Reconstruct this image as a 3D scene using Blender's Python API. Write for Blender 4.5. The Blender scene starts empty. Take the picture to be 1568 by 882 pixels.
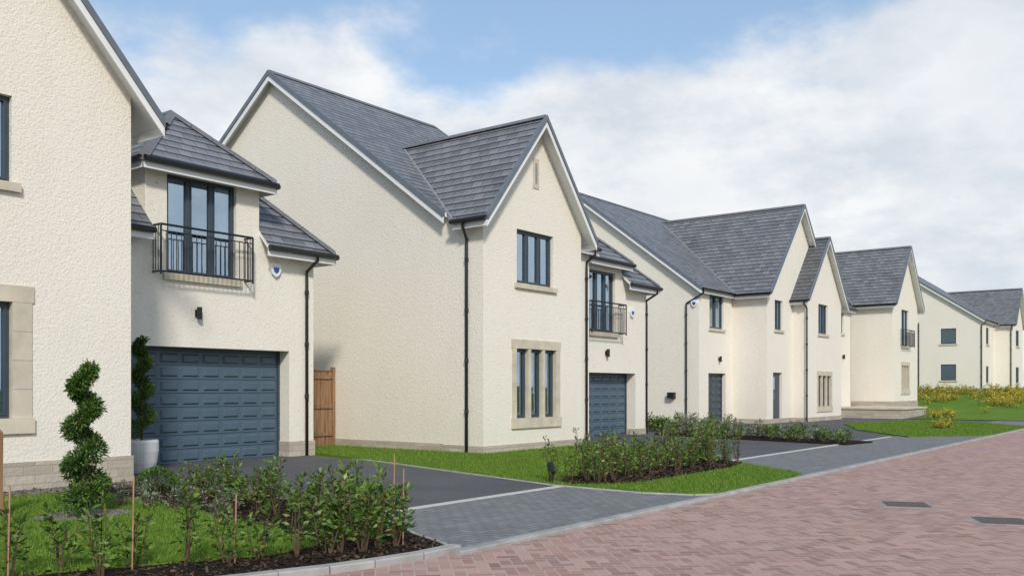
import bpy, math, random
import numpy as np
from mathutils import Vector
random.seed(7); rng=np.random.default_rng(7)
scene=bpy.context.scene
scene.view_settings.view_transform='Standard'
scene.view_settings.look='None'; scene.view_settings.exposure=0; scene.view_settings.gamma=1

# ---------------------------------------------------------------- materials
class NT:
    def __init__(s,name):
        s.m=bpy.data.materials.new(name); s.m.use_nodes=True
        s.t=s.m.node_tree; s.t.nodes.clear()
        s.out=s.t.nodes.new('ShaderNodeOutputMaterial')
    def n(s,ty,ins=None,**props):
        nd=s.t.nodes.new(ty)
        for k,v in props.items(): setattr(nd,k,v)
        if ins:
            for k,v in ins.items():
                sock=nd.inputs[k]
                if isinstance(v,bpy.types.NodeSocket): s.t.links.new(v,sock)
                else: sock.default_value=v
        return nd
    def math(s,op,a,b=0.0,c=0.0,clamp=False):
        nd=s.n('ShaderNodeMath',{0:a,1:b,2:c},operation=op); nd.use_clamp=clamp
        return nd.outputs[0]
    def mix(s,f,a,b,bt='MIX'):
        nd=s.n('ShaderNodeMix',data_type='RGBA',blend_type=bt)
        for i,v in ((0,f),(6,a),(7,b)):
            if isinstance(v,bpy.types.NodeSocket): s.t.links.new(v,nd.inputs[i])
            else: nd.inputs[i].default_value=v if i==0 else (v if len(v)==4 else (*v,1))
        return nd.outputs[2]
    def noise(s,vec,scale,detail=3,rough=.55):
        return s.n('ShaderNodeTexNoise',{'Vector':vec,'Scale':scale,'Detail':detail,'Roughness':rough}).outputs['Fac']
    def ramp(s,f,stops):
        nd=s.n('ShaderNodeValToRGB',{0:f}); cr=nd.color_ramp
        while len(cr.elements)<len(stops): cr.elements.new(.5)
        for e,(p,c) in zip(cr.elements,stops):
            e.position=p; e.color=(*c,1)
        return nd.outputs[0]
    def maprange(s,v,a,b,c,d):
        return s.n('ShaderNodeMapRange',{0:v,1:a,2:b,3:c,4:d}).outputs[0]
    def bump(s,h,strength=.5,dist=.01):
        return s.n('ShaderNodeBump',{'Height':h,'Strength':strength,'Distance':dist}).outputs[0]
    def pbr(s,col,rough=.7,bump=None,spec=.5,metal=0,**kw):
        ins={'Base Color':col if isinstance(col,bpy.types.NodeSocket) else (*col,1),'Roughness':rough,'Metallic':metal,'Specular IOR Level':spec}
        if bump is not None: ins['Normal']=bump
        p=s.n('ShaderNodeBsdfPrincipled',ins)
        s.t.links.new(p.outputs[0],s.out.inputs[0]); return s.m
    def obj(s): return s.n('ShaderNodeTexCoord').outputs['Object']
    def uv(s): return s.n('ShaderNodeTexCoord').outputs['UV']

def m_render():
    t=NT('roughcast_render'); o=t.obj()
    fine=t.noise(o,26,3,.65); mid=t.noise(o,12,4,.6); big=t.noise(o,.5,3,.5)
    pit=t.noise(t.n('ShaderNodeMapping',{'Vector':o,'Scale':(1,1,2.0)}).outputs[0],8,3,.6)
    h=t.math('ADD',t.math('MULTIPLY',mid,.6),fine)
    c=t.mix(t.maprange(big,.3,.7,0,1),(.785,.75,.672),(.76,.72,.635))
    c=t.mix(t.maprange(fine,.28,.48,.5,0),c,(.58,.54,.47))
    c=t.mix(t.maprange(pit,.64,.74,0,.65),c,(.47,.43,.37))
    st=t.noise(t.n('ShaderNodeMapping',{'Vector':o,'Scale':(2.2,2.2,.35)}).outputs[0],1.6,4,.6)
    c=t.mix(t.maprange(st,.52,.8,0,.2),c,(.60,.57,.50))
    sep=t.n('ShaderNodeSeparateXYZ',{0:o}).outputs
    low=t.math('MULTIPLY',t.maprange(sep[2],.2,1.1,1,0),t.maprange(mid,.35,.7,.05,.3))
    c=t.mix(low,c,(.58,.54,.46))
    return t.pbr(c,.93,t.bump(h,.72,.02),.2)
def m_plain(name,col,rough=.6,var=.12,scale=6,bs=.15,spec=.4,metal=0):
    t=NT(name); o=t.obj(); n=t.noise(o,scale,4); f=t.noise(o,scale*12,2)
    c=t.mix(t.maprange(n,.3,.7,0,1),tuple(x*(1-var) for x in col),tuple(min(1,x*(1+var)) for x in col))
    return t.pbr(c,rough,t.bump(f,bs,.004),spec,metal)
def m_slate(name,c1,c2,w=.30,r=.25):
    t=NT(name); uv=t.uv()
    nz=t.noise(uv,3.,2); 
    sep=t.n('ShaderNodeSeparateXYZ',{0:uv}).outputs
    v2=t.math('ADD',sep[1],t.math('MULTIPLY',t.math('SUBTRACT',nz,.5),.02))
    uv2=t.n('ShaderNodeCombineXYZ',{0:sep[0],1:v2,2:0.}).outputs[0]
    br=t.n('ShaderNodeTexBrick',{'Vector':uv2,'Color1':(*c1,1),'Color2':(*c2,1),'Mortar':(.03,.03,.035,1),'Scale':1.,'Mortar Size':.008,'Mortar Smooth':.3,'Bias':0.,'Brick Width':w,'Row Height':r},offset=.5)
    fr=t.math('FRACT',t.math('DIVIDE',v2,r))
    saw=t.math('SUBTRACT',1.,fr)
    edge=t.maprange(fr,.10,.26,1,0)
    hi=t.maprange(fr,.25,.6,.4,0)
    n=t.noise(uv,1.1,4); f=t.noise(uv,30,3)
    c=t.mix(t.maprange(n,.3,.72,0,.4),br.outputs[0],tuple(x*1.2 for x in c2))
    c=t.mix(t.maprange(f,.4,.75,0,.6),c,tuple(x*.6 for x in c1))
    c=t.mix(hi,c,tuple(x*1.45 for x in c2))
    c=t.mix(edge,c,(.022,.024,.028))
    h=t.math('ADD',saw,t.math('MULTIPLY',br.outputs[1],-.5)); h=t.math('ADD',h,t.math('MULTIPLY',f,.3))
    return t.pbr(c,.5,t.bump(h,.8,.022),.5)
def m_stone(name,bw=.42,rh=.13,base=(.50,.45,.37)):
    t=NT(name); uv=t.uv(); o=t.obj()
    d=tuple(x*.72 for x in base)
    br=t.n('ShaderNodeTexBrick',{'Vector':uv,'Color1':(*base,1),'Color2':(*d,1),'Mortar':(.33,.30,.25,1),'Scale':1.,'Mortar Size':.006,'Mortar Smooth':.2,'Brick Width':bw,'Row Height':rh},offset=.4)
    n=t.noise(o,9,5); 
    c=t.mix(t.maprange(n,.35,.7,0,.5),br.outputs[0],(.36,.33,.28))
    h=t.math('ADD',t.math('MULTIPLY',br.outputs[1],-.8),t.noise(o,22,4))
    return t.pbr(c,.9,t.bump(h,.6,.02),.2)
def m_herring(name,cols,rot=45,unit=.105,joint=(.30,.25,.22),jw=.05,dirt=(.2,.17,.15)):
    t=NT(name); o=t.obj()
    mp=t.n('ShaderNodeMapping',{'Vector':o,'Rotation':(0,0,math.radians(rot)),'Scale':(1/unit,1/unit,1)}).outputs[0]
    sp=t.n('ShaderNodeSeparateXYZ',{0:mp}).outputs
    x,y=sp[0],sp[1]
    i=t.math('FLOOR',x); j=t.math('FLOOR',y); fx=t.math('FRACT',x); fy=t.math('FRACT',y)
    m=t.math('FLOORED_MODULO',t.math('SUBTRACT',i,j),4.)
    def eq(v): return t.math('COMPARE',m,float(v),.1)
    e0,e1,e2,e3=eq(0),eq(1),eq(2),eq(3)
    dl=t.math('ADD',fx,e1); dr=t.math('ADD',t.math('SUBTRACT',1.,fx),e0)
    db=t.math('ADD',fy,e2); dt=t.math('ADD',t.math('SUBTRACT',1.,fy),e3)
    d=t.math('MINIMUM',t.math('MINIMUM',dl,dr),t.math('MINIMUM',db,dt))
    bi=t.math('SUBTRACT',i,e1); bj=t.math('ADD',j,e3)
    idv=t.n('ShaderNodeCombineXYZ',{0:bi,1:bj,2:0.}).outputs[0]
    rnd=t.n('ShaderNodeTexWhiteNoise',{'Vector':idv},noise_dimensions='3D').outputs['Value']
    c=t.ramp(rnd,[(k/(len(cols)-1),cc) for k,cc in enumerate(cols)])
    big=t.noise(o,.35,4,.6); mid=t.noise(o,5,4,.65); f=t.noise(o,70,2)
    c=t.mix(t.maprange(big,.35,.7,0,.35),c,dirt)
    c=t.mix(t.maprange(mid,.5,.75,0,.3),c,tuple(min(1,q*1.5) for q in cols[-1]))
    c=t.mix(t.maprange(f,.35,.7,.25,0),c,dirt)
    jf=t.maprange(d,jw*.6,jw*1.6,1,0)
    c=t.mix(jf,c,joint)
    h=t.math('ADD',t.maprange(d,0,.12,0,1),t.math('MULTIPLY',f,.25))
    return t.pbr(c,.8,t.bump(h,.5,.006),.3)
def m_tarmac():
    t=NT('tarmac'); o=t.obj()
    f=t.noise(o,120,2); n=t.noise(o,.8,4); v=t.n('ShaderNodeTexVoronoi',{'Vector':o,'Scale':55.}).outputs['Distance']
    c=t.mix(t.maprange(n,.3,.7,0,1),(.055,.057,.062),(.085,.087,.092))
    c=t.mix(t.maprange(f,.52,.72,0,.8),c,(.2,.2,.21))
    return t.pbr(c,.8,t.bump(t.math('ADD',f,v),.5,.008),.4)
def m_leaf(name,stops,rough=.45,trans=.25):
    t=NT(name); r=t.n('ShaderNodeNewGeometry').outputs['Random Per Island']
    c=t.ramp(r,stops)
    p=t.n('ShaderNodeBsdfPrincipled',{'Base Color':c,'Roughness':rough,'Specular IOR Level':.35})
    tr=t.n('ShaderNodeBsdfTranslucent',{'Color':c})
    mx=t.n('ShaderNodeMixShader',{0:trans,1:p.outputs[0],2:tr.outputs[0]})
    t.t.links.new(mx.outputs[0],t.out.inputs[0]); return t.m
def m_grass_sheet():
    t=NT('lawn_turf'); o=t.obj()
    n=t.noise(o,1.2,5); f=t.noise(o,45,3); w=t.noise(o,.35,3)
    c=t.mix(t.maprange(n,.3,.7,0,1),(.075,.155,.014),(.12,.22,.022))
    c=t.mix(t.maprange(f,.4,.7,0,.7),c,(.15,.25,.035))
    c=t.mix(t.maprange(w,.45,.7,0,.5),c,(.17,.23,.05))
    return t.pbr(c,.9,t.bump(f,1,.03),.1)
def m_field():
    t=NT('field_ground'); o=t.obj()
    n=t.noise(o,.05,5); f=t.noise(o,3,4)
    c=t.mix(n,(.07,.13,.03),(.12,.16,.05)); c=t.mix(t.maprange(f,.4,.7,0,.4),c,(.1,.1,.05))
    return t.pbr(c,.95,t.bump(f,.5,.05),.1)
def m_mulch():
    t=NT('bark_mulch'); o=t.obj()
    v=t.n('ShaderNodeTexVoronoi',{'Vector':o,'Scale':38.}); f=t.noise(o,20,4)
    c=t.ramp(v.outputs['Distance'],[(0,(.06,.04,.028)),(.5,(.028,.02,.014)),(1,(.012,.009,.007))])
    c=t.mix(t.maprange(f,.55,.75,0,.5),c,(.11,.075,.05))
    return t.pbr(c,.95,t.bump(t.math('ADD',f,v.outputs['Distance']),1,.04),.1)
def m_gravel():
    t=NT('pebble_gravel'); o=t.obj()
    v=t.n('ShaderNodeTexVoronoi',{'Vector':o,'Scale':28.})
    sc=t.n('ShaderNodeSeparateColor',{0:v.outputs['Color']}).outputs[0]
    c=t.mix(sc,(.2,.17,.15),(.46,.41,.37))
    c=t.mix(t.maprange(v.outputs['Distance'],.3,.7,0,.9),c,(.06,.05,.045))
    return t.pbr(c,.8,t.bump(t.math('SUBTRACT',1.,v.outputs['Distance']),1,.03),.3)
def m_glass():
    t=NT('window_glass')
    tr=t.n('ShaderNodeBsdfTransparent',{'Color':(.82,.9,.94,1)})
    n=t.noise(t.obj(),1.5,2); b=t.bump(n,.15,.02)
    gl=t.n('ShaderNodeBsdfGlossy',{'Color':(.66,.84,1,1),'Roughness':.02,'Normal':b})
    lw=t.n('ShaderNodeLayerWeight',{'Blend':.35}).outputs['Fresnel']
    f=t.math('ADD',.50,t.math('MULTIPLY',lw,.8),clamp=True)
    mx=t.n('ShaderNodeMixShader',{0:f,1:tr.outputs[0],2:gl.outputs[0]})
    t.t.links.new(mx.outputs[0],t.out.inputs[0]); return t.m
def m_curtain():
    t=NT('curtain_fabric'); uv=t.uv()
    w=t.n('ShaderNodeTexWave',{'Vector':uv,'Scale':5.,'Distortion':1.},bands_direction='X').outputs['Fac']
    return t.pbr(t.mix(w,(.48,.50,.52),(.8,.81,.82)),.9,t.bump(w,1,.05),.1)
def m_wood():
    t=NT('fence_timber'); o=t.obj()
    w=t.noise(t.n('ShaderNodeMapping',{'Vector':o,'Scale':(9,9,.8)}).outputs[0],2,4)
    c=t.ramp(w,[(.25,(.15,.09,.05)),(.55,(.28,.17,.095)),(.8,(.37,.24,.14))])
    return t.pbr(c,.8,t.bump(w,.4,.01),.2)

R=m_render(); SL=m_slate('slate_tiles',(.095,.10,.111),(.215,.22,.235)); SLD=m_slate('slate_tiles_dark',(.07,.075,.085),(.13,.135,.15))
ST=m_stone('split_face_stone'); SB=m_plain('sandstone_block',(.54,.485,.39),.85,.14,3,.4,.2)
WH=m_plain('white_upvc',(.74,.75,.76),.4,.03,3,.03)
AN=m_plain('anthracite_upvc',(.045,.065,.085),.4,.1,4,.03)
TR=m_plain('verge_trim',(.13,.155,.185),.5,.12,4,.05)
GU=m_plain('gutter_black',(.022,.023,.026),.4,.1,4,.03)
RID=m_plain('ridge_tile',(.14,.145,.155),.7,.15,5,.3)
LEAD=m_plain('lead_flashing',(.24,.25,.27),.55,.15,5,.2)
GD=m_plain('garage_door_paint',(.072,.115,.155),.40,.06,2,.05)
GD2=m_plain('garage_door_paint_dark',(.045,.062,.08),.42,.06,2,.05)
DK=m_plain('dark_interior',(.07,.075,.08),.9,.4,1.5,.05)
GL=m_glass(); CU=m_curtain(); WD=m_wood()
KB=m_plain('kerb_concrete',(.33,.322,.31),.85,.2,4,.4,.2)
EDG=m_plain('edging_stone',(.50,.49,.46),.85,.12,6,.3,.2)
IRON=m_plain('cast_iron',(.12,.10,.09),.6,.3,30,.8,.4)
POT=m_plain('glazed_white_pot',(.62,.63,.63),.35,.04,3,.05)
CANE=m_plain('bamboo_cane',(.36,.20,.12),.7,.2,8,.1)
BARK=m_plain('stem_bark',(.10,.07,.045),.85,.3,12,.5,.1)
BLUE=m_plain('alarm_blue',(.03,.08,.3),.4,.02,3,.02)
LAMPM=m_plain('lamp_black',(.015,.015,.017),.4,.1,4,.02)
RED=m_herring('red_block_paving',[(.19,.105,.085),(.40,.235,.19),(.28,.15,.12),(.47,.30,.25),(.40,.25,.21),(.24,.155,.14)],45,.105,(.44,.35,.30),.05,(.36,.245,.205))
GREY=m_herring('grey_block_paving',[(.13,.135,.145),(.20,.203,.21),(.16,.163,.17),(.24,.242,.247)],0,.105,(.09,.09,.092),.06,(.185,.187,.188))
TAR=m_tarmac(); TURF=m_grass_sheet(); FIELD=m_field(); MUL=m_mulch(); GRV=m_gravel()
BLADE=m_leaf('grass_blades',[(0,(.08,.16,.014)),(.5,(.135,.25,.024)),(.9,(.20,.31,.045)),(1,(.28,.32,.09))],.6,.3)
LF=m_leaf('laurel_leaves',[(0,(.035,.085,.014)),(.4,(.08,.16,.025)),(.75,(.15,.26,.045)),(.93,(.21,.31,.06)),(1,(.28,.2,.07))],.4,.25)
LFD=m_leaf('topiary_leaves',[(0,(.026,.065,.014)),(.5,(.06,.13,.024)),(.85,(.11,.21,.035)),(1,(.18,.25,.05))],.5,.2)
LFG=m_leaf('grey_lavender_leaves',[(0,(.10,.14,.08)),(.5,(.17,.22,.14)),(.85,(.24,.29,.2)),(1,(.42,.38,.36))],.6,.2)
LFY=m_leaf('autumn_leaves',[(0,(.16,.24,.03)),(.4,(.3,.33,.05)),(.65,(.7,.58,.06)),(1,(.75,.45,.08))],.5,.3)

# ---------------------------------------------------------------- mesh builder
def link(o,parent=None,loc=None):
    scene.collection.objects.link(o)
    if parent: o.parent=parent
    if loc is not None: o.location=loc
    return o
def empty(name,loc=(0,0,0)):
    e=bpy.data.objects.new(name,None); e.empty_display_size=.3
    return link(e,None,loc)
class MB:
    def __init__(s,name,parent=None): s.name=name; s.parent=parent; s.v=[]; s.f=[]; s.mi=[]; s.ms=[]
    def idx(s,m):
        if m not in s.ms: s.ms.append(m)
        return s.ms.index(m)
    def face(s,pts,m):
        b=len(s.v); s.v+= [tuple(p) for p in pts]; s.f.append(tuple(range(b,b+len(pts)))); s.mi.append(s.idx(m))
    def hexa(s,p,m):  # p: 4 bottom, 4 top
        for q in ((0,3,2,1),(4,5,6,7),(0,1,5,4),(1,2,6,5),(2,3,7,6),(3,0,4,7)): s.face([p[i] for i in q],m)
    def box(s,x0,x1,y0,y1,z0,z1,m):
        s.hexa([(x0,y0,z0),(x1,y0,z0),(x1,y1,z0),(x0,y1,z0),(x0,y0,z1),(x1,y0,z1),(x1,y1,z1),(x0,y1,z1)],m)
    def boxm(s,P,a0,a1,z0,z1,d0,d1,m):
        s.hexa([P(a0,z0,d0),P(a1,z0,d0),P(a1,z0,d1),P(a0,z0,d1),P(a0,z1,d0),P(a1,z1,d0),P(a1,z1,d1),P(a0,z1,d1)],m)
    def vbeam(s,p0,p1,zt,zb,out,th,m):
        p0=Vector(p0);p1=Vector(p1);o=Vector(out)*th
        q=[]
        for z in (zb,zt):
            dz=Vector((0,0,z)); q+=[p0+dz,p1+dz,p1+dz+o,p0+dz+o]
        s.hexa(q,m)
    def slab(s,pts,t,mt,mb,me=None):
        top=[Vector(p) for p in pts]; bot=[p-Vector((0,0,t)) for p in top]
        s.face(top,mt); s.face(bot[::-1],mb)
        for i in range(len(top)):
            j=(i+1)%len(top); s.face([top[i],bot[i],bot[j],top[j]],me or mb)
    def tube(s,pts,r,m,seg=8):
        pts=[Vector(p) for p in pts]; rings=[]
        rs=r if isinstance(r,(list,tuple)) else [r]*len(pts)
        for i,p in enumerate(pts):
            d=(pts[min(i+1,len(pts)-1)]-pts[max(i-1,0)]).normalized()
            a=d.cross(Vector((0,0,1)) if abs(d.z)<.9 else Vector((1,0,0))).normalized(); b=d.cross(a)
            base=len(s.v)
            for k in range(seg):
                an=2*math.pi*k/seg; s.v.append(tuple(p+(a*math.cos(an)+b*math.sin(an))*rs[i]))
            rings.append(base)
        mi=s.idx(m)
        for i in range(len(rings)-1):
            for k in range(seg):
                k2=(k+1)%seg; s.f.append((rings[i]+k,rings[i]+k2,rings[i+1]+k2,rings[i+1]+k)); s.mi.append(mi)
        s.f.append(tuple(rings[0]+k for k in range(seg))); s.mi.append(mi)
        s.f.append(tuple(rings[-1]+k for k in range(seg))); s.mi.append(mi)
    def build(s,smooth=False):
        if not s.f: return None
        me=bpy.data.meshes.new(s.name); me.from_pydata(s.v,[],s.f)
        for m in s.ms: me.materials.append(m)
        me.polygons.foreach_set('material_index',s.mi)
        uvl=me.uv_layers.new(name='UVMap'); me.update()
        Z=Vector((0,0,1))
        for p in me.polygons:
            n=p.normal
            if abs(n.z)>.999: ua,va=Vector((1,0,0)),Vector((0,1,0))
            else:
                nn=n if n.z>=0 else -n
                ua=Z.cross(nn).normalized(); va=nn.cross(ua)
            for li in p.loop_indices:
                c=me.vertices[me.loops[li].vertex_index].co
                uvl.data[li].uv=(c.dot(ua),c.dot(va))
            p.use_smooth=smooth
        o=bpy.data.objects.new(s.name,me); return link(o,s.parent)

def PY(y): return lambda a,z,d:(a,y+d,z)
def PX(x): return lambda a,z,d:(x+d,a,z)

class House:
    def __init__(s,name,loc):
        s.e=empty(name,loc)
        for k in ('walls','roof','windows','glazing','trim','rainwater','door','plinth','balcony','details'):
            setattr(s,k,MB(k,s.e))
    def done(s):
        for k in ('walls','roof','windows','glazing','trim','door','plinth','balcony','details'): getattr(s,k).build()
        s.rainwater.build(True)
    def wall(s,P,a0,a1,z0,z1,ops=(),dep=.12,m=None):
        m=m or R
        A=sorted({a0,a1,*[o[0] for o in ops],*[o[1] for o in ops]}); Zs=sorted({z0,z1,*[o[2] for o in ops],*[o[3] for o in ops]})
        for i in range(len(A)-1):
            for j in range(len(Zs)-1):
                ca=(A[i]+A[i+1])/2; cz=(Zs[j]+Zs[j+1])/2
                if any(o[0]<ca<o[1] and o[2]<cz<o[3] for o in ops): continue
                s.walls.face([P(A[i],Zs[j],0),P(A[i+1],Zs[j],0),P(A[i+1],Zs[j+1],0),P(A[i],Zs[j+1],0)],m)
        for o in ops:
            x0,x1,y0,y1=o[:4]; d=o[4] if len(o)>4 else dep
            for q in (((x0,y0),(x1,y0)),((x1,y0),(x1,y1)),((x1,y1),(x0,y1)),((x0,y1),(x0,y0))):
                (a,b),(c,e)=q; s.walls.face([P(a,b,0),P(c,e,0),P(c,e,d),P(a,b,d)],m)
    def win(s,P,a0,a1,z0,z1,n=3,rd=.09,curt=True,inner=True,weights=None,trans=None):
        f=.045; W=s.windows
        W.boxm(P,a0,a1,z0,z0+f,rd,rd+.07,AN); W.boxm(P,a0,a1,z1-f,z1,rd,rd+.07,AN)
        W.boxm(P,a0,a0+f,z0+f,z1-f,rd,rd+.07,AN); W.boxm(P,a1-f,a1,z0+f,z1-f,rd,rd+.07,AN)
        ws=weights or [1]*n; tot=sum(ws); xs=[a0]
        for w in ws: xs.append(xs[-1]+(a1-a0)*w/tot)
        for x in xs[1:-1]: W.boxm(P,x-.03,x+.03,z0+f,z1-f,rd,rd+.07,AN)
        for i in range(len(ws)):   # casement sashes
            l=xs[i]+(f if i==0 else .03)+.004; r=xs[i+1]-(f if i==len(ws)-1 else .03)-.004
            b=z0+f+.004; t=z1-f-.004; g=.028; d0,d1=rd-.012,rd+.05
            W.boxm(P,l,r,b,b+g,d0,d1,AN);W.boxm(P,l,r,t-g,t,d0,d1,AN);W.boxm(P,l,l+g,b+g,t-g,d0,d1,AN);W.boxm(P,r-g,r,b+g,t-g,d0,d1,AN)
            if trans:
                zz=z0+(z1-z0)*trans; W.boxm(P,l+g,r-g,zz-.03,zz+.03,d0,d1,AN)
        s.glazing.face([P(a0+.02,z0+.02,rd+.035),P(a1-.02,z0+.02,rd+.035),P(a1-.02,z1-.02,rd+.035),P(a0+.02,z1-.02,rd+.035)],GL)
        D=s.details
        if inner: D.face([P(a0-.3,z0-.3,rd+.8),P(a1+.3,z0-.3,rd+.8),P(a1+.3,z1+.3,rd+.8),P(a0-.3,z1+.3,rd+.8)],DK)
        if curt:
            w=(a1-a0)*.3
            for (c0,c1) in ((a0,a0+w),(a1-w,a1)):
                N=10
                for k in range(N):
                    u0=c0+(c1-c0)*k/N; u1=c0+(c1-c0)*(k+1)/N
                    dd0=rd+.10+.03*(k%2); dd1=rd+.10+.03*((k+1)%2)
                    D.face([P(u0,z0,dd0),P(u1,z0,dd1),P(u1,z1,dd1),P(u0,z1,dd0)],CU)
    def sill(s,P,a0,a1,z,h=.12,pr=.06):
        s.trim.boxm(P,a0-.1,a1+.1,z-h,z-.002,-pr,.08,SB)
    def stonewin(s,P,a0,a1,z0,z1,n=3,jw=.17,lh=.2,sh=.22):
        T=s.trim
        T.boxm(P,a0,a0+jw,z0+sh,z1-lh,-.02,.16,SB);T.boxm(P,a1-jw,a1,z0+sh,z1-lh,-.02,.16,SB)
        T.boxm(P,a0-.03,a1+.03,z1-lh+.002,z1+.02,-.024,.16,SB); T.boxm(P,a0-.03,a1+.03,z0-.02,z0+sh-.002,-.05,.18,SB)
        iw=(a1-a0-2*jw); mw=.11; lw=(iw-(n-1)*mw)/n
        for i in range(n):
            x=a0+jw+i*(lw+mw); s.win(P,x,x+lw,z0+sh,z1-lh,1,.09,i!=1)
            if i<n-1: T.boxm(P,x+lw,x+lw+mw,z0+sh,z1-lh,-.012,.16,SB)
        for k in range(1,4):
            zz=z0+sh+(z1-lh-z0-sh)*k/4
            for (c0,c1) in ((a0,a0+jw),(a1-jw,a1)): T.boxm(P,c0+.001,c1-.001,zz-.004,zz+.004,-.0225,0,KB)
    def verge(s,p0,p1,out):
        o=Vector(out); a=Vector(p0)+o*.002; b=Vector(p1)+o*.002
        s.trim.vbeam(a,b,-.115,-.26,out,.03,WH)
        s.trim.vbeam(a-o*.03,b-o*.03,.03,-.113,out,.085,TR)
    def ridge(s,p0,p1):
        a=Vector(p0);b=Vector(p1); d=(b-a).normalized(); L=(b-a).length; n=max(1,int(L/.45))
        sd=d.cross(Vector((0,0,1))).normalized()
        for i in range(n):
            q0=a+d*(L*i/n); q1=a+d*(L*(i+1)/n-.012)
            for sg in (1,-1):
                s.roof.face([q0+Vector((0,0,.05)),q1+Vector((0,0,.05)),q1+sd*sg*.12+Vector((0,0,-.06)),q0+sd*sg*.12+Vector((0,0,-.06))],RID)
            s.roof.face([q0+Vector((0,0,.05)),q0+sd*.12+Vector((0,0,-.06)),q0-sd*.12+Vector((0,0,-.06))],RID)
    def gutter(s,p0,p1,out):
        o=Vector(out); a=Vector(p0)+o*.06; b=Vector(p1)+o*.06
        s.rainwater.tube([a-Vector((0,0,.07)),b-Vector((0,0,.07))],.06,GU,8)
        s.trim.vbeam(Vector(p0)+o*-.012,Vector(p1)+o*-.012,-.1,-.24,out,.012,WH)
    def pipe(s,top,wallpt,z0):
        t=Vector(top);w=Vector(wallpt)
        s.rainwater.tube([t,t-Vector((0,0,.12)),Vector((w.x,w.y,w.z)),(w.x,w.y,w.z-.15),(w.x,w.y,z0)],.036,GU,8)
        z=w.z-.5
        while z>z0+.3:
            s.rainwater.tube([(w.x,w.y,z),(w.x,w.y,z+.08)],.05,GU,8); z-=1.15
    def main(s,x0,x1,y0,y1,ze,m,z0=-.3,ovs=.2,ove=.2,ops=(),gut=(),mat=None,plinth=.22,lops=()):
        mat=mat or SL
        yr=(y0+y1)/2; zr=ze+m*((y1-y0)/2+ove); zw=ze+m*ove-.08
        s.walls.face([(x1,y0,z0),(x1,y1,z0),(x1,y1,zw),(x1,yr,zr-.08),(x1,y0,zw)],R)
        s.wall(PX(x0),y0,y1,z0,zw,lops); s.walls.face([(x0,y0,zw),(x0,y1,zw),(x0,yr,zr-.08)],R)
        s.wall(PY(y0),x0,x1,z0,zw,ops); s.walls.face([(x0,y1,z0),(x1,y1,z0),(x1,y1,zw),(x0,y1,zw)],R)
        for (ye,sg) in ((y0-ove,-1),(y1+ove,1)):
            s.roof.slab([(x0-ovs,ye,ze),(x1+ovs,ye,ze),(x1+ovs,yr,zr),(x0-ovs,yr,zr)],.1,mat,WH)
            s.verge((x0-ovs,ye,ze),(x0-ovs,yr,zr),(-1,0,0)); s.verge((x1+ovs,ye,ze),(x1+ovs,yr,zr),(1,0,0))
        s.ridge((x0-ovs,yr,zr),(x1+ovs,yr,zr))
        for g in gut: s.gutter((g[0],y0-ove,ze),(g[1],y0-ove,ze),(0,-1,0))
        s.gutter((x0-ovs,y1+ove,ze),(x1+ovs,y1+ove,ze),(0,1,0))
        s.plinth.box(x0-.025,x0-.002,y0+.002,y1,z0,plinth,ST); s.plinth.box(x1+.002,x1+.025,y0-.025,y1,z0,plinth,ST)
        s.M=(y0-ove,ze,m)
    def cross(s,x0,x1,yf,yb,ze,m,z0=-.3,ovs=.25,ovf=.3,ops=(),mat=None,plinth=.2,leftwall=True,yridge=None):
        mat=mat or SL
        xc=(x0+x1)/2; zr=ze+m*((x1-x0)/2+ovs); zw=ze+m*ovs-.08
        s.wall(PY(yf),x0,x1,z0,zw,ops); s.walls.face([(x0,yf,zw),(x1,yf,zw),(xc,yf,zr-.08)],R)
        s.wall(PX(x0),yf,yb,z0,zw); s.wall(PX(x1),yf,yb,z0,zw)
        ye,zem,mm=s.M; ys=yridge or ye+(zr-zem)/mm; yv=max(yf+.1,ye+(ze-zem)/mm)
        for (xe,sg) in ((x0-ovs,-1),(x1+ovs,1)):
            s.roof.slab([(xe,yf-ovf,ze),(xe,yv,ze),(xc,ys,zr),(xc,yf-ovf,zr)],.1,mat,WH)
            s.verge((xe,yf-ovf,ze),(xc,yf-ovf,zr),(0,-1,0))
            s.gutter((xe,yf-ovf,ze),(xe,yv,ze),(sg,0,0))
            a=Vector((xe,yv,ze+.012)); b=Vector((xc,ys,zr+.012))
            s.roof.tube([a,b],.03,LEAD,6)
        s.ridge((xc,yf-ovf,zr),(xc,ys,zr))
        s.plinth.box(x0-.03,x1+.03,yf-.03,yf-.003,z0,plinth,ST)
        s.plinth.box(x0-.03,x0-.003,yf-.003,yb,z0,plinth,ST); s.plinth.box(x1+.003,x1+.03,yf-.003,yb,z0,plinth,ST)
    def wing(s,xL,xR,yf,yb,ze,m,d0,d1,dz,garage,window,z0=-.3,gtop=2.32,ov=.3,plinth=.3,recess=.4,split=3.7,dm=.92,gz0=0.,ncol=8):
        P=PY(yf); g0,g1=garage; w0,w1,wz0,wz1=window
        s.wall(P,xL,xR,z0,split,[(g0,g1,z0,gtop,recess)])
        zw=ze+m*ov-.08; zd=dz+dm*ov-.08
        s.wall(P,xL,d0,split,zw); s.wall(P,d1,xR,split,zw); s.wall(P,d0,d1,split,zd,[(w0,w1,wz0,wz1,.12)])
        for x in (d0,d1): s.walls.face([(x,yf,split),(x,yf+1.6,split),(x,yf+1.6,zd),(x,yf,zd)],R)
        s.walls.face([(xR,yf,z0),(xR,yb,z0),(xR,yb,zw),(xR,yf,zw)],R); s.walls.face([(xL,yb,z0),(xR,yb,z0),(xR,yb,zw),(xL,yb,zw)],R)
        y0=yf-ov; xr=xR+ov+.1; y1=yb+ov; run=(y1-y0)/2; yr=y0+run; zr=ze+m*run; xh=xr-run
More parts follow.
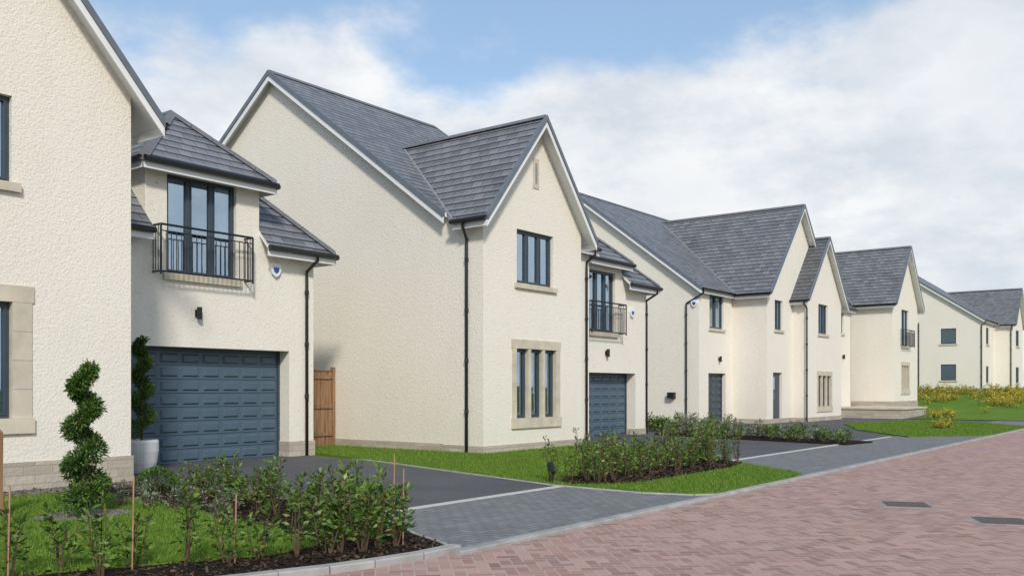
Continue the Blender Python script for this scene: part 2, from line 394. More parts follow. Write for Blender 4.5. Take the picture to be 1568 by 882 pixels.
        z=lambda y: ze+m*(y-y0)
        yc=yf+1.15
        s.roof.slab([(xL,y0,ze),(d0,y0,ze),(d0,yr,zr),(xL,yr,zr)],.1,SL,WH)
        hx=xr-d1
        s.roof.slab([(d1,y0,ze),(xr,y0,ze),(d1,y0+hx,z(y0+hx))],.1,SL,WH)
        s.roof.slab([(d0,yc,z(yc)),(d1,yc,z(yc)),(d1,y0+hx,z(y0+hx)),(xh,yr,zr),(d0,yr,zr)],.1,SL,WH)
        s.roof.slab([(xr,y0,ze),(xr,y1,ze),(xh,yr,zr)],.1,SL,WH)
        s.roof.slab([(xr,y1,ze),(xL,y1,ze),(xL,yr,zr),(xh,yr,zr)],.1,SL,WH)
        s.ridge((xL,yr,zr),(xh,yr,zr)); s.ridge((xr,y0,ze+.02),(xh,yr,zr+.02)); s.ridge((xr,y1,ze+.02),(xh,yr,zr+.02))
        s.gutter((xL,y0,ze),(d0,y0,ze),(0,-1,0)); s.gutter((d1,y0,ze),(xr,y0,ze),(0,-1,0)); s.gutter((xr,y0,ze),(xr,y1,ze),(1,0,0))
        e0,e1=d0-.22,d1+.22; h=(e1-e0)/2; xc=(e0+e1)/2; za=dz+dm*h; ya=y0+h; yb2=yf+3.
        s.roof.slab([(e0,y0,dz),(e1,y0,dz),(xc,ya,za)],.1,SL,WH)
        s.roof.slab([(e0,y0,dz),(xc,ya,za),(xc,yb2,za),(e0,yb2,dz)],.1,SL,WH)
        s.roof.slab([(e1,y0,dz),(xc,ya,za),(xc,yb2,za),(e1,yb2,dz)],.1,SL,WH)
        s.ridge((xc,ya,za+.01),(xc,yb2,za+.01)); s.ridge((e1,y0,dz+.02),(xc,ya,za+.02)); s.ridge((e0,y0,dz+.02),(xc,ya,za+.02))
        s.gutter((e0,y0,dz),(e1,y0,dz),(0,-1,0)); s.gutter((e1,y0,dz),(e1,yf+1.3,dz),(1,0,0)); s.gutter((e0,y0,dz),(e0,yf+1.3,dz),(-1,0,0))
        s.win(P,w0,w1,wz0,wz1,3,.09,True); s.sill(P,w0,w1,wz0,.14,.07)
        s.gdoor(P,g0,g1,gz0+.01,gtop,recess-.02,ncol)
        for (a,b) in ((g1,xR),(xL,g0)):
            s.plinth.box(a-.025,b+.025,yf-.03,yf-.003,z0,plinth,ST)
        s.plinth.box(g1-.025,g1-.003,yf-.003,yf+recess-.05,z0,plinth,ST)
        s.plinth.box(xR+.003,xR+.025,yf-.003,yb,z0,plinth,ST)
        s.juliet(P,w0-.3,w1+.2,wz0-.08,wz0+.87)
    def gdoor(s,P,a0,a1,z0,z1,d,nc=8,nr=8,m=None):
        m=m or GD; D=s.door
        D.boxm(P,a0,a0+.06,z0,z1,d-.06,d-.001,GD2); D.boxm(P,a1-.06,a1,z0,z1,d-.06,d-.001,GD2); D.boxm(P,a0+.06,a1-.06,z1-.07,z1,d-.06,d-.001,GD2)
        b0,b1,zt=a0+.06,a1-.06,z1-.07; rh=(zt-z0)/nr; cw=(b1-b0)/nc
        D.face([P(b0,z0,d),P(b1,z0,d),P(b1,zt,d),P(b0,zt,d)],GD2)
        for r in range(nr):
            D.boxm(P,b0,b1,z0+r*rh+.006,z0+(r+1)*rh-.006,d-.022,d-.002,m)
            for c in range(nc):
                x0=b0+c*cw+.05;x1=b0+(c+1)*cw-.05;y0=z0+r*rh+.05;y1=z0+(r+1)*rh-.05; i=.028
                o=[P(x0,y0,d-.0225),P(x1,y0,d-.0225),P(x1,y1,d-.0225),P(x0,y1,d-.0225)]
                n=[P(x0+i,y0+i,d-.055),P(x1-i,y0+i,d-.055),P(x1-i,y1-i,d-.055),P(x0+i,y1-i,d-.055)]
                for k in range(4): D.face([o[k],o[(k+1)%4],n[(k+1)%4],n[k]],m)
                D.face(n,m)
        D.boxm(P,b0,b1,z0-.02,z0+.005,d-.05,d-.001,GU)
    def juliet(s,P,a0,a1,z0,z1,pr=.28):
        B=s.balcony; r=.018
        def t(p,q,rr=r): B.tube([P(*p),P(*q)],rr,GU,6)
        t((a0,z1,-pr),(a1,z1,-pr),.024); t((a0,z0+.06,-pr),(a1,z0+.06,-pr))
        t((a0,z1-.12,-pr),(a1,z1-.12,-pr),.012)
        for a in (a0,a1):
            t((a,z1,-pr),(a,z1,.0),.022); t((a,z0+.06,-pr),(a,z0+.06,0)); t((a,z0,-pr),(a,z1,-pr),.022)
            for dd in (-.19,-.1,-.02): t((a,z0+.06,dd),(a,z1,dd),.009)
        n=int((a1-a0)/.105)
        for i in range(1,n): x=a0+(a1-a0)*i/n; t((x,z0+.06,-pr),(x,z1-.12,-pr),.009)
    def lamp(s,P,a,z):
        s.details.boxm(P,a-.045,a+.045,z-.07,z+.07,-.03,0,LAMPM)
        s.details.tube([P(a,z-.12,-.09),P(a,z+.12,-.09)],.05,LAMPM,12)
    def alarm(s,P,a,z):
        prof=[(-.13,.13),(.13,.13),(.14,0),(.09,-.11),(0,-.17),(-.09,-.11),(-.14,0)]
        s.details.face([P(a+x,z+y,-.07) for x,y in prof],WH)
        for i in range(7):
            (x,y),(u,v)=prof[i],prof[(i+1)%7]; s.details.face([P(a+x,z+y,-.07),P(a+u,z+v,-.07),P(a+u,z+v,0),P(a+x,z+y,0)],WH)
        s.details.face([P(a+x*.55,z+y*.45-.02,-.073) for x,y in prof],BLUE)

# ---------------------------------------------------------------- house nearest
H=House('detached_house',(0,0,0))
H.main(-13.5,-8.3,1.6,13.2,5.95,.72,gut=())
P=PY(.5)
H.cross(-13.23,-8.17,.5,3.04,5.75,1.15,ovs=.38,plinth=.45,
  ops=[(-11.45,-9.97,4.42,5.65),(-11.7,-9.7,.88,2.95,.16)])
H.win(P,-11.45,-9.97,4.42,5.65,3); H.sill(P,-11.45,-9.97,4.42,.13,.07)
H.stonewin(P,-11.7,-9.7,.88,2.95,3,.27,.22,.2)
H.wing(-8.17,-2.32,3.04,8.4,4.54,1.05,-6.42,-3.8,5.86,(-6.95,-3.0),(-5.96,-4.37,3.75,5.68),plinth=.34)
H.alarm(PY(3.04),-3.4,4.07); H.lamp(PY(3.04),-5.3,3.0)
H.pipe((-2.5,2.68,4.46),(-2.55,2.99,4.1),0)
H.done()
# ---------------------------------------------------------------- second house
def style_house(loc,full=True):
    H=House('detached_house',loc)
    H.main(0,6.3,1.2,13.5,5.56,.72,gut=[(4.3,6.5)])
    H.cross(0,4.04,0,1.2,5.35,1.19,ops=[(1.26,2.77,4.0,5.28),(1.07,3.05,.58,2.65,.16)])
    P=PY(0)
    H.win(P,1.26,2.77,4.0,5.28,3); H.sill(P,1.26,2.77,4.0,.12,.07)
    H.stonewin(P,1.07,3.05,.58,2.65,3)
    H.trim.boxm(P,1.9,2.14,6.35,7.08,-.02,.0,SB); H.trim.boxm(P,1.98,2.06,6.47,6.96,-.026,-.021,LEAD)
    H.wing(6.3,10.75,1.8,7.6,4.86,.95,6.75,9.16,5.45,(6.9,10.03),(7.27,8.76,3.24,5.1),gtop=1.99,split=3.2,gz0=-.02,ncol=6,plinth=.2)
    H.alarm(PY(1.8),9.75,3.95); H.lamp(PY(1.8),8.2,2.6)
    H.pipe((-.3,.35,5.27),(-.045,.45,4.9),0)
    H.pipe((6.25,.95,5.45),(6.1,1.15,5.1),0); H.pipe((10.9,1.46,4.76),(10.72,1.77,4.4),0)
    H.done(); return H
style_house((0,0,0))
# ---------------------------------------------------------------- third house
H=House('detached_house',(0,0,0))
H.main(18.3,29.6,3.56,15.6,5.63,.75,gut=[(18.1,21.4)],ops=[(19.3,20.7,4.03,5.43),(19.2,20.9,-.3,2.15,.25)])
P=PY(3.56)
H.win(P,19.3,20.7,4.03,5.43,2); H.sill(P,19.3,20.7,4.03); H.gdoor(P,19.2,20.9,0,2.15,.22,3,7,AN)
H.lamp(P,20.2,2.75); H.alarm(PX(18.3),3.75,5.0)
H.cross(21.6,29.0,2.0,3.56,5.6,1.07,ovs=.3,ops=[(22.5,23.4,4.07,5.36),(22.3,23.35,-.3,2.2,.2)])
P=PY(2.0)
H.win(P,22.5,23.4,4.07,5.36,2); H.sill(P,22.5,23.4,4.07)
H.door.boxm(P,22.3,23.35,0,2.2,.12,.18,AN); H.glazing.face([P(22.45,.9,.11),P(22.75,.9,.11),P(22.75,2.0,.11),P(22.45,2.0,.11)],GL)
H.cross(24.6,29.6,1.4,2.0,5.5,1.1,ovs=.3,ovf=.25,mat=SLD,yridge=7.0,ops=[(26.3,27.6,4.05,5.43),(26.1,28.2,.45,2.3,.16)])
P=PY(1.4)
H.win(P,26.3,27.6,4.05,5.43,3); H.sill(P,26.3,27.6,4.05); H.stonewin(P,26.1,28.2,.45,2.3,3)
H.pipe((24.25,1.35,5.4),(24.5,1.3,5.1),0)
H.pipe((18.2,3.3,5.5),(18.25,4.1,5.0),0)
H.main(29.6,35.0,2.6,12,5.85,.6,gut=[(29.9,35.2)],ops=[(32.5,33.8,4.45,5.7),(31.9,33.2,-.3,2.4,.25)])
P=PY(2.6)
H.win(P,32.5,33.8,4.45,5.7,2); H.sill(P,32.5,33.8,4.45); H.door.boxm(P,31.9,33.2,0,2.4,.14,.2,AN); H.lamp(P,33.6,3.2)
H.details.box(18.1,18.299,4.6,4.9,1.1,1.35,LAMPM)
H.done()
# ---------------------------------------------------------------- fourth house
H=House('detached_house',(0,0,0))
H.main(36.4,46,2.95,11.5,6.15,.5,gut=[(36,46)])
H.cross(36.2,41.6,.75,2.95,6.15,1.14,ovs=.28,ops=[(38.1,39.6,3.9,5.95),(38.0,39.8,1.2,3.0,.16)],yridge=6.5,plinth=.8)
P=PY(.75)
H.win(P,38.1,39.6,3.9,5.95,2); H.sill(P,38.1,39.6,3.9); H.juliet(P,37.9,39.8,3.85,4.8); H.stonewin(P,38.0,39.8,1.2,3.0,3)
H.done()
# ---------------------------------------------------------------- far houses
H=House('detached_house',(61.6,.8,1.05))
lo=[(1.9,3.0,z0,z1,.1) for z0,z1 in ((1.1,2.35),(3.95,5.15))]
H.main(0,7,0,12.5,5.75,.68,gut=[(-.2,4.6)],lops=lo,ops=[(1.2,2.3,3.9,5.2),(1.2,2.3,.9,2.2)])
H.cross(4.6,9.6,-1.3,0,5.6,1.1,ops=[(6.2,7.8,3.9,5.2),(6.2,7.8,.9,2.2)])
P=PX(0)
for o in lo: H.win(P,*o[:4],1,.05,False); H.sill(P,1.9,3.0,o[2])
H.pipe((-.25,-.2,5.6),(-.05,.1,5.3),0); H.pipe((-.12,4.6,5.7),(-.05,4.62,5.5),0)
for (a,b,y) in ((1.2,2.3,0),(6.2,7.8,-1.3)):
    for z0,z1 in ((3.9,5.2),(.9,2.2)): H.win(PY(y),a,b,z0,z1,2,.05,False); H.sill(PY(y),a,b,z0)
H.pipe((4.3,-1.3,5.5),(4.55,-1.2,5.2),0)
H.done()
H=House('detached_house',(80,3.0,1.1))
H.main(0,14,0,12.5,7.0,.5,gut=[(-.2,14)],ops=[(2,3.2,3.9,5.2),(6,7.2,3.9,5.2)])
for x in (2,6): H.win(PY(0),x,x+1.2,3.9,5.2,2,.05,False)
H.done()

# ---------------------------------------------------------------- ground
def terr(s,b=0):
    t=min(1,max(0,(s-31)/27)); return 1.05*t*t*(3-2*t)
def grid(name,xs,ys,dz,m):
    mb=MB(name)
    for i in range(len(xs)-1):
        for j in range(len(ys)-1):
            mb.face([(xs[i],ys[j],terr(xs[i])+dz),(xs[i+1],ys[j],terr(xs[i+1])+dz),(xs[i+1],ys[j+1],terr(xs[i+1])+dz),(xs[i],ys[j+1],terr(xs[i])+dz)],m)
    return mb.build()
fine=list(np.arange(30,61,1.5))
grid('ground',[-1500,-200,-30]+fine+[200,1500],[-1500,-100,0,100,1500],0,FIELD)
grid('road',[-60,-9.6]+fine+[90],[-22,-7.6],.006,RED)
def sheet(name,pts,z,m,skirt=0):
    mb=MB(name); mb.face([(x,y,z) for x,y in pts],m)
    if skirt:
        for i in range(len(pts)):
            a=pts[i];b=pts[(i+1)%len(pts)]; mb.face([(a[0],a[1],z),(b[0],b[1],z),(b[0],b[1],z-skirt),(a[0],a[1],z-skirt)],m)
    return mb.build()
sheet('road_turning',[(-60,-7.6),(-9.6,-7.6),(-9.6,-.5),(-60,-.5)],.006,RED)
grid('pavement',[-9.6,0]+fine,[-7.6,-5.15],.010,GREY)
sheet('driveway',[(-8.05,-5.15),(-4.4,-5.15),(-2.0,5.0),(-8.2,5.0)],.012,TAR)
sheet('driveway',[(1.0,-5.15),(9.6,-5.15),(11.3,5.0),(3.9,5.0)],.012,TAR)
grid('driveway',[9.6]+fine[:5],[-5.15,6],.008,TAR)
def edging(name,x0,x1,y):
    mb=MB(name); x=x0
    while x<x1: mb.box(x,min(x+.9,x1)-.006,y-.05,y+.05,.005,.024,EDG); x+=.9
    mb.build()
edging('drive_edging',-8.3,-4.35,-5.15); edging('drive_edging',1.6,13.6,-5.15)
def kerb(name,path,w=.13,h=.045,m=KB):
    mb=MB(name); pts=[]
    for (a,b) in zip(path[:-1],path[1:]):
        L=math.dist(a,b); n=max(1,round(L/.9))
        for i in range(n): pts.append((a[0]+(b[0]-a[0])*i/n,a[1]+(b[1]-a[1])*i/n))
    pts.append(path[-1])
    for a,b in zip(pts[:-1],pts[1:]):
        A=Vector((*a,0));B=Vector((*b,0)); d=(B-A).normalized(); nrm=Vector((-d.y,d.x,0))*w/2; B=B-d*.008
        za,zb=terr(a[0]),terr(b[0]); c=.012
        n2=nrm*((w/2-c)/(w/2))
        b4=[A-nrm,B-nrm,B+nrm,A+nrm]; zs=[za,zb,zb,za]
        lo=[p+Vector((0,0,z-.05)) for p,z in zip(b4,zs)]; mid=[p+Vector((0,0,z+h-c)) for p,z in zip(b4,zs)]
        tp=[p+Vector((0,0,z+h)) for p,z in zip([A-n2,B-n2,B+n2,A+n2],zs)]
        for lo_,hi_ in ((lo,mid),(mid,tp)):
            for k in range(4): mb.face([lo_[k],lo_[(k+1)%4],hi_[(k+1)%4],hi_[k]],m)
        mb.face(tp,m)
    return mb.build()
kerb('kerb',[(-9.75,-7.62),(60,-7.62)])
curve=[(-9.6,-7.5),(-10.1,-7.5),(-10.6,-7.42),(-11.0,-7.32),(-11.4,-7.18),(-12.2,-6.9),(-13.2,-6.5),(-14.5,-5.8),(-16,-4.9),(-20,-2.2)]
kerb('kerb',curve,.13,.07)
kerb('kerb',[(-9.6,-7.45),(-9.45,-7.2),(-9.2,-6.6),(-8.7,-5.7),(-8.12,-5.1),(-8.1,.5)],.06,.04)
kerb('kerb',[(-2.1,3.0),(-2.9,0),(-4.42,-5.0),(-4.5,-6.6),(-4.3,-7.3),(-4.05,-7.5)],.05,.03)
bed1=[(-9.6,-7.4)]+[(x,y+.08) for x,y in curve[1:]]+[(-20,.5),(-8.12,.5),(-8.12,-5.1),(-8.7,-5.65),(-9.2,-6.55),(-9.45,-7.15)]
sheet('planting_bed',bed1,.035,MUL,.05)
lawn1=[(-20,-3.0),(-16,-4.5),(-14,-5.2),(-13.2,-5.45),(-12.3,-5.75),(-11.6,-6.1),(-10.9,-6.45),(-10.3,-6.4),(-9.95,-5.4),(-9.7,-4.0),(-9.45,-2.4),(-9.3,-.25),(-20,-.25)]
sheet('lawn',lawn1,.045,TURF,.03)
sheet('gravel_border',[(-20,-.2),(-8.16,-.2),(-8.16,.49),(-20,.49)],.05,GRV,.03)
lawn2=[(-2.15,4.9),(-2.15,3.0),(-2.9,0),(-4.4,-4.95),(-4.45,-6.5),(-4.25,-7.2),(-3.9,-7.5),(-.7,-7.52),(-.25,-7.35),(1.5,-5.2),(3.0,-3.0),(4.4,0),(4.4,.5),(.5,.5),(.5,4.9)]
sheet('lawn',lawn2,.035,TURF,.03)
bed2=[(-4.25,-5.2),(-3.9,-5.75),(-3.0,-5.95),(0,-5.95),(1.1,-5.7),(1.5,-5.2),(1.3,-4.7),(0,-4.5),(-3,-4.55),(-4.0,-4.75)]
sheet('planting_bed',bed2,.045,MUL,.02)
bed3=[(8.5,-5.4),(10.2,-5.6),(10.9,-3),(11.6,1.0),(10.9,1.5),(10.2,1.2),(9.2,-2.5)]
sheet('planting_bed',bed3,.05,MUL,.05)
lawn3=[(13.6,-5.7),(15.6,-7.2),(16.6,-7.5),(24,-7.5),(28,-5),(29,-2.2),(23,-.8),(17.5,-3.0)]
sheet('lawn',lawn3,.04,TURF,.04)
grid('lawn',[31.5,33,35]+fine[4:]+[64,80],[-7.4,-4,-1.2],.03,TURF)
grid('lawn',[37]+[x for x in fine if x>37.5]+[64],[-1.2,.5,6],.03,TURF)
E=empty('retaining_wall',(0,0,0)); mb=MB('stonework',E)
mb.box(31.6,36.6,-.9,2.55,-.1,.46,ST); mb.build()
mb=MB('coping',E); mb.box(31.55,36.65,-.96,2.58,.462,.54,SB); mb.build()
E=empty('garden_wall',(0,0,0)); mb=MB('stonework',E); mb.box(57.5,57.8,-6,8,.5,1.45,ST); mb.box(57.45,57.85,-6.05,8.05,1.452,1.52,SB); mb.build()
E=empty('timber_gate',(0,0,0)); mb=MB('boards',E); x=-2.25; k=0
while x<-.12:
    mb.box(x,x+.115,4.9+.004*(k%2),4.92+.004*(k%2),.04,1.95,WD); x+=.125; k+=1
mb.build(); mb=MB('rails_and_posts',E)
mb.box(-2.3,-2.2,4.93,5.03,0,2.02,WD); mb.box(-.12,-.03,4.88,4.98,0,2.05,WD)
for z in (.3,1.0,1.75): mb.box(-2.2,-.12,4.865,4.898,z,z+.09,WD)
mb.box(-2.3,-.125,4.872,4.96,1.955,1.99,WD); mb.build()
E=empty('timber_post',(-11.25,-2.0,0)); mb=MB('post',E); mb.box(-.05,.05,-.05,.05,0,1.0,WD); mb.hexa([(-.05,-.05,1.0),(.05,-.05,1.0),(.05,.05,1.0),(-.05,.05,1.0),(-.02,-.02,1.05),(.02,-.02,1.05),(.02,.02,1.05),(-.02,.02,1.05)],WD); mb.build()
def manhole(x,y,w,d,rot):
    E=empty('manhole_cover',(x,y,0)); E.rotation_euler=(0,0,rot); mb=MB('cover',E)
    mb.box(-w/2,w/2,-d/2,d/2,0,.009,KB)
    mb.box(-w/2+.03,w/2-.03,-d/2+.03,d/2-.03,0.0,.012,GU)
    n=9
    for i in range(n):
        for j in range(n):
            a=-w/2+.06+i*(w-.12)/n; b=-d/2+.06+j*(d-.12)/n
            mb.box(a,a+(w-.12)/n-.014,b,b+(d-.12)/n-.014,0,.016,IRON)
    mb.build()
manhole(-3.5,-9.9,.6,.6,.4); manhole(-4.4,-11.15,.6,.6,.4)
E=empty('garden_spotlight',(-4.3,-4.9,0)); mb=MB('lamp',E)
mb.tube([(0,0,0),(0,0,.22)],.012,LAMPM); mb.tube([(-.04,-.04,.2),(.03,.04,.27),(.07,.1,.31)],[.035,.05,.055],LAMPM,12); mb.build()

# ---------------------------------------------------------------- vegetation
def inpoly(P,poly):
    x,y=P[:,0],P[:,1]; r=np.zeros(len(P),bool); n=len(poly); j=n-1
    for i in range(n):
        xi,yi=poly[i];xj,yj=poly[j]
        c=((yi>y)!=(yj>y))&(x<(xj-xi)*(y-yi)/(yj-yi+1e-12)+xi); r^=c; j=i
    return r
def quads(name,V,m,parent=None,k=4):
    n=len(V)//k; me=bpy.data.meshes.new(name)
    me.vertices.add(n*k); me.vertices.foreach_set('co',V.astype(np.float32).ravel())
    me.loops.add(n*k); me.loops.foreach_set('vertex_index',np.arange(n*k,dtype=np.int32))
    me.polygons.add(n); me.polygons.foreach_set('loop_start',np.arange(0,n*k,k,dtype=np.int32))
    me.update(calc_edges=True); me.materials.append(m)
    return link(bpy.data.objects.new(name,me),parent)
def grass(name,poly,dens,h,excl=(),z=.04,w=.006):
    xs=[p[0] for p in poly]; ys=[p[1] for p in poly]; x0,x1,y0,y1=max(min(xs),-15),max(xs),min(ys),max(ys)
    n=int((x1-x0)*(y1-y0)*dens); P=np.stack([rng.uniform(x0,x1,n),rng.uniform(y0,y1,n)],1)
    k=inpoly(P,poly)
    for e in excl: k&=~inpoly(P,e)
    P=P[k]; n=len(P); a=rng.uniform(0,2*np.pi,n); hh=h*rng.uniform(.5,1.2,n); le=rng.normal(0,.35,(n,2))*hh[:,None]
    b=np.stack([P[:,0],P[:,1],np.full(n,z)],1); s=np.stack([np.cos(a),np.sin(a),0*a],1)*w
    tip=b+np.stack([le[:,0],le[:,1],hh],1)
    return quads(name,np.stack([b-s,b+s,tip],1).reshape(-1,3),BLADE,None,3)
pond=[(-10.6+.55*math.cos(t),-2.7+.45*math.sin(t)) for t in np.linspace(0,6.28,14)[:-1]]
grass('lawn_grass',lawn1,2400,.04,[pond],.045)
grass('lawn_grass',lawn2,1300,.04,[bed2],.035,.007)
grass('lawn_grass',lawn3,400,.045,(),.04,.012)
sheet('gravel_ring',pond,.052,GRV,.02)
def chips(name,poly,n,sz,m,z,excl=()):
    xs=[p[0] for p in poly]; ys=[p[1] for p in poly]
    P=np.stack([rng.uniform(max(min(xs),-15),max(xs),n),rng.uniform(min(ys),max(ys),n)],1); k=inpoly(P,poly)
    for e in excl: k&=~inpoly(P,e)
    P=P[k]; n=len(P); a=rng.uniform(0,6.28,n); s=sz*rng.uniform(.4,1.3,n)
    b=np.stack([P[:,0],P[:,1],z+rng.uniform(0,.02,n)],1)
    u=np.stack([np.cos(a),np.sin(a),rng.normal(0,.4,n)],1)*s[:,None]; v=np.stack([-np.sin(a),np.cos(a),rng.normal(0,.5,n)],1)*(s*.45)[:,None]
    quads(name,np.stack([b-u-v,b+u-v,b+u+v,b-u+v],1).reshape(-1,3),m)
CH=m_leaf('bark_chips',[(0,(.02,.014,.01)),(.6,(.055,.036,.024)),(1,(.13,.085,.055))],.9,.05)
chips('bark_chips',bed1,22000,.018,CH,.04,[lawn1]); chips('bark_chips',bed2,5000,.02,CH,.05)

def leaves(P,D,L,W):
    n=len(P); D=D/np.linalg.norm(D,axis=1)[:,None]
    r=rng.normal(size=(n,3)); S=np.cross(D,r); S/=np.linalg.norm(S,axis=1)[:,None]
    N=np.cross(D,S); L=L[:,None]; W=W[:,None]
    m=P+D*L*.5+N*L*.06
    return np.stack([P,m+S*W*.5,P+D*L-N*L*.08,m-S*W*.5],1).reshape(-1,3)
def shrub(x,y,h,r,nl,ls,stems,z=.04,lo=.12):
    out=[]; st=[]
    for k in range(stems):
        a=rng.uniform(0,6.28); rr=r*rng.uniform(.2,1); hh=h*rng.uniform(.7,1.1)
        top=np.array([x+rr*math.cos(a),y+rr*math.sin(a),z+hh]); bs=np.array([x+rr*.25*math.cos(a),y+rr*.25*math.sin(a),z])
        mid=(top+bs)/2+rng.normal(0,.03,3)
        st.append([bs,mid,top])
        n=nl//stems; t=rng.uniform(lo,1,n)**.85
        p=np.where(t[:,None]<.5,bs+(mid-bs)*t[:,None]*2,mid+(top-mid)*(t[:,None]*2-1))
        an=rng.uniform(0,6.28,n); up=rng.uniform(-.15,.9,n)+ (t>.9)*.8
        D=np.stack([np.cos(an),np.sin(an),up],1)
        p=p+D*rng.uniform(0,.06,n)[:,None]*(1.1-t[:,None])*2
        out.append(leaves(p,D,ls*rng.uniform(.6,1.25,n),ls*.38*rng.uniform(.7,1.2,n)))
    return np.concatenate(out),st
def hedge(name,specs,m,canes=()):
    E=empty(name,(0,0,0)); L=[];mb=MB('stems',E)
    for sp in specs:
        v,st=shrub(*sp); L.append(v)
        for q in st: mb.tube(q,[.008,.006,.003],BARK,5)
    for (x,y,h) in canes: mb.tube([(x,y,0),(x+.02,y+.01,h)],.007,CANE,6)
    mb.build(); quads('foliage',np.concatenate(L),m,E)
def along(path,sp):
    out=[]
    for a,b in zip(path[:-1],path[1:]):
        n=max(1,round(math.dist(a,b)/sp))
        for i in range(n): out.append((a[0]+(b[0]-a[0])*i/n,a[1]+(b[1]-a[1])*i/n))
    return out
rowA=along([(-14.2,-5.0),(-13.2,-5.35),(-12.4,-5.75),(-11.4,-6.4),(-10.6,-6.8)],.29)
rowA2=along([(-10.6,-6.8),(-10.1,-6.98),(-9.62,-6.9)],.2)
sp=[(x+rng.normal(0,.09),y+rng.normal(0,.09),rng.uniform(.42,.72),.15,115,.085,4) for x,y in rowA]
sp+=[(x+rng.normal(0,.05),y+rng.normal(0,.05),rng.uniform(.5,.74),.18,210,.085,6) for x,y in rowA2]
hedge('hedge',sp,LF,[(x+rng.normal(0,.1),y+rng.normal(0,.06),rng.uniform(.6,.85)) for x,y in (rowA+rowA2)[::3]])
rowB=along([(-9.6,-6.5),(-9.35,-5.7),(-9.15,-4.6),(-9.0,-3.4),(-8.85,-2.2)],.25)
hedge('hedge',[(x+rng.normal(0,.09),y+rng.normal(0,.05),rng.uniform(.38,.66),.18,180,.075,6) for x,y in rowB],LF,[(-9.5,-6.6,.85)])
rowC=[(-9.65+rng.normal(0,.18),-1.2-i*.38,rng.uniform(.2,.32),.17,160,.05,8) for i in range(9)]
hedge('lavender_bush',rowC,LFG)
sp=[]
for x in np.arange(-4.0,1.4,.31):
    for y in (-5.45,-5.1,-4.8): sp.append((x+rng.normal(0,.07),y+rng.normal(0,.07),rng.uniform(.45,.78),.16,100,.075,5))
hedge('hedge',sp,LF)
sp=[];spg=[]
for t in np.linspace(0,1,19):
    for o in (-.4,0,.4):
        x=9.3+1.9*t+o;y=-5.0+6.0*t
        (spg if rng.uniform()<.5 else sp).append((x+rng.normal(0,.1),y+rng.normal(0,.1),rng.uniform(.3,.6)*(.75+.35*t),.22,90,.1,5))
hedge('hedge',sp,LF); hedge('lavender_bush',spg,LFG)
sp=[(12+rng.uniform(-.5,6),2.2+rng.normal(0,.3),rng.uniform(.3,.6),.25,80,.12,4) for i in range(22)]
hedge('shrub_border',sp,LF)
sp=[(20.5+rng.uniform(-1.0,1.0),-5.2+rng.uniform(-.3,.3),rng.uniform(.2,.45),.25,60,.1,5) for i in range(9)]
sp+=[(33.2+rng.uniform(-1.2,1.2),-2.4+rng.uniform(-.6,.6),rng.uniform(.2,.5),.25,50,.12,5,.08) for i in range(12)]
hedge('shrub_border',sp,LFY)
sp=[]
def clus(cx,cy,rx,ry,n,h0,h1):
    for i in range(n):
        x=cx+rng.normal(0,rx); sp.append((x,cy+rng.normal(0,ry),rng.uniform(h0,h1),.3,55,.13,4,terr(x)))
clus(48.5,1.2,1.6,.8,38,.3,.85); clus(45.5,-3.3,2.2,.7,50,.25,.6); clus(52,-2.2,2.0,.9,40,.3,.7)
for i in range(150):
    sp.append((rng.uniform(55.2,57.3),rng.uniform(-6,7),rng.uniform(.35,.85),.3,50,.14,4,1.0))
hedge('shrub_border',sp,LFY)
sp=[(rng.uniform(54,57.3),rng.uniform(-6,7),rng.uniform(.3,.6),.35,60,.14,4,1.0) for i in range(80)]
hedge('shrub_border',sp,LF)
def ball(name,x,y,z,r,n,ls,m):
    E=empty(name,(x,y,z)); d=rng.normal(size=(n,3)); d/=np.linalg.norm(d,axis=1)[:,None]; d[:,2]=np.abs(d[:,2])*1.0-.25
    bumps=1+.12*np.sin(d[:,0]*6+1)*np.cos(d[:,1]*7)
    p=d*(r*bumps*rng.uniform(.55,1,n)**.4)[:,None]; p[:,2]+=r*.35
    quads('foliage',leaves(p,d+rng.normal(0,.5,(n,3)),ls*rng.uniform(.6,1.2,n),ls*.5*rng.uniform(.7,1.2,n)),m,E)
    mb=MB('stem',E); mb.tube([(0,0,-.1),(0,0,r*.6)],.03,BARK); mb.build()
ball('box_bush',-8.65,-1.0,.04,.3,2600,.035,LFD)
ball('box_bush',-9.1,-.2,.04,.2,1500,.035,LFD)
def spiral(name,x,y,z,h,r0,turns,n,ph=0.):
    E=empty(name,(x,y,z)); t=rng.uniform(0,1,n)**.85
    R0=r0*(1-.55*t)
    th=2*np.pi*turns*t+ph+rng.normal(0,.1,n); rc=R0*.6; tr=R0*.42*(1+.24*np.sin(t*37)+.14*np.sin(t*83))+.024
    c=np.stack([rc*np.cos(th),rc*np.sin(th),.1+t*(h-.15)],1)
    d=rng.normal(size=(n,3)); d/=np.linalg.norm(d,axis=1)[:,None]
    d2=d.copy(); d2[:,2]*=.8
    p=c+d2*(tr*rng.uniform(.3,1.45,n)**.5)[:,None]
    quads('foliage',leaves(p,d+rng.normal(0,.5,(n,3)),.045*rng.uniform(.6,1.7,n),.02*rng.uniform(.7,1.2,n)),LFD,E)
    mb=MB('trunk',E); mb.tube([(0,0,-.05),(.01,0,h*.5),(0,0,h*.97)],[.025,.018,.006],BARK,7); mb.build()
spiral('spiral_topiary',-10.6,-2.7,.05,1.75,.245,3.6,9500,2.4)
v,st=shrub(-10.6,-2.7,.36,.28,420,.08,9,.05,.2); E=empty('topiary_underplanting'); quads('foliage',v,LF,E)
spiral('spiral_topiary',-7.1,2.0,.62,1.8,.22,3.4,8500,2.0)
E=empty('planter_pot',(-7.1,2.0,0)); mb=MB('pot',E)
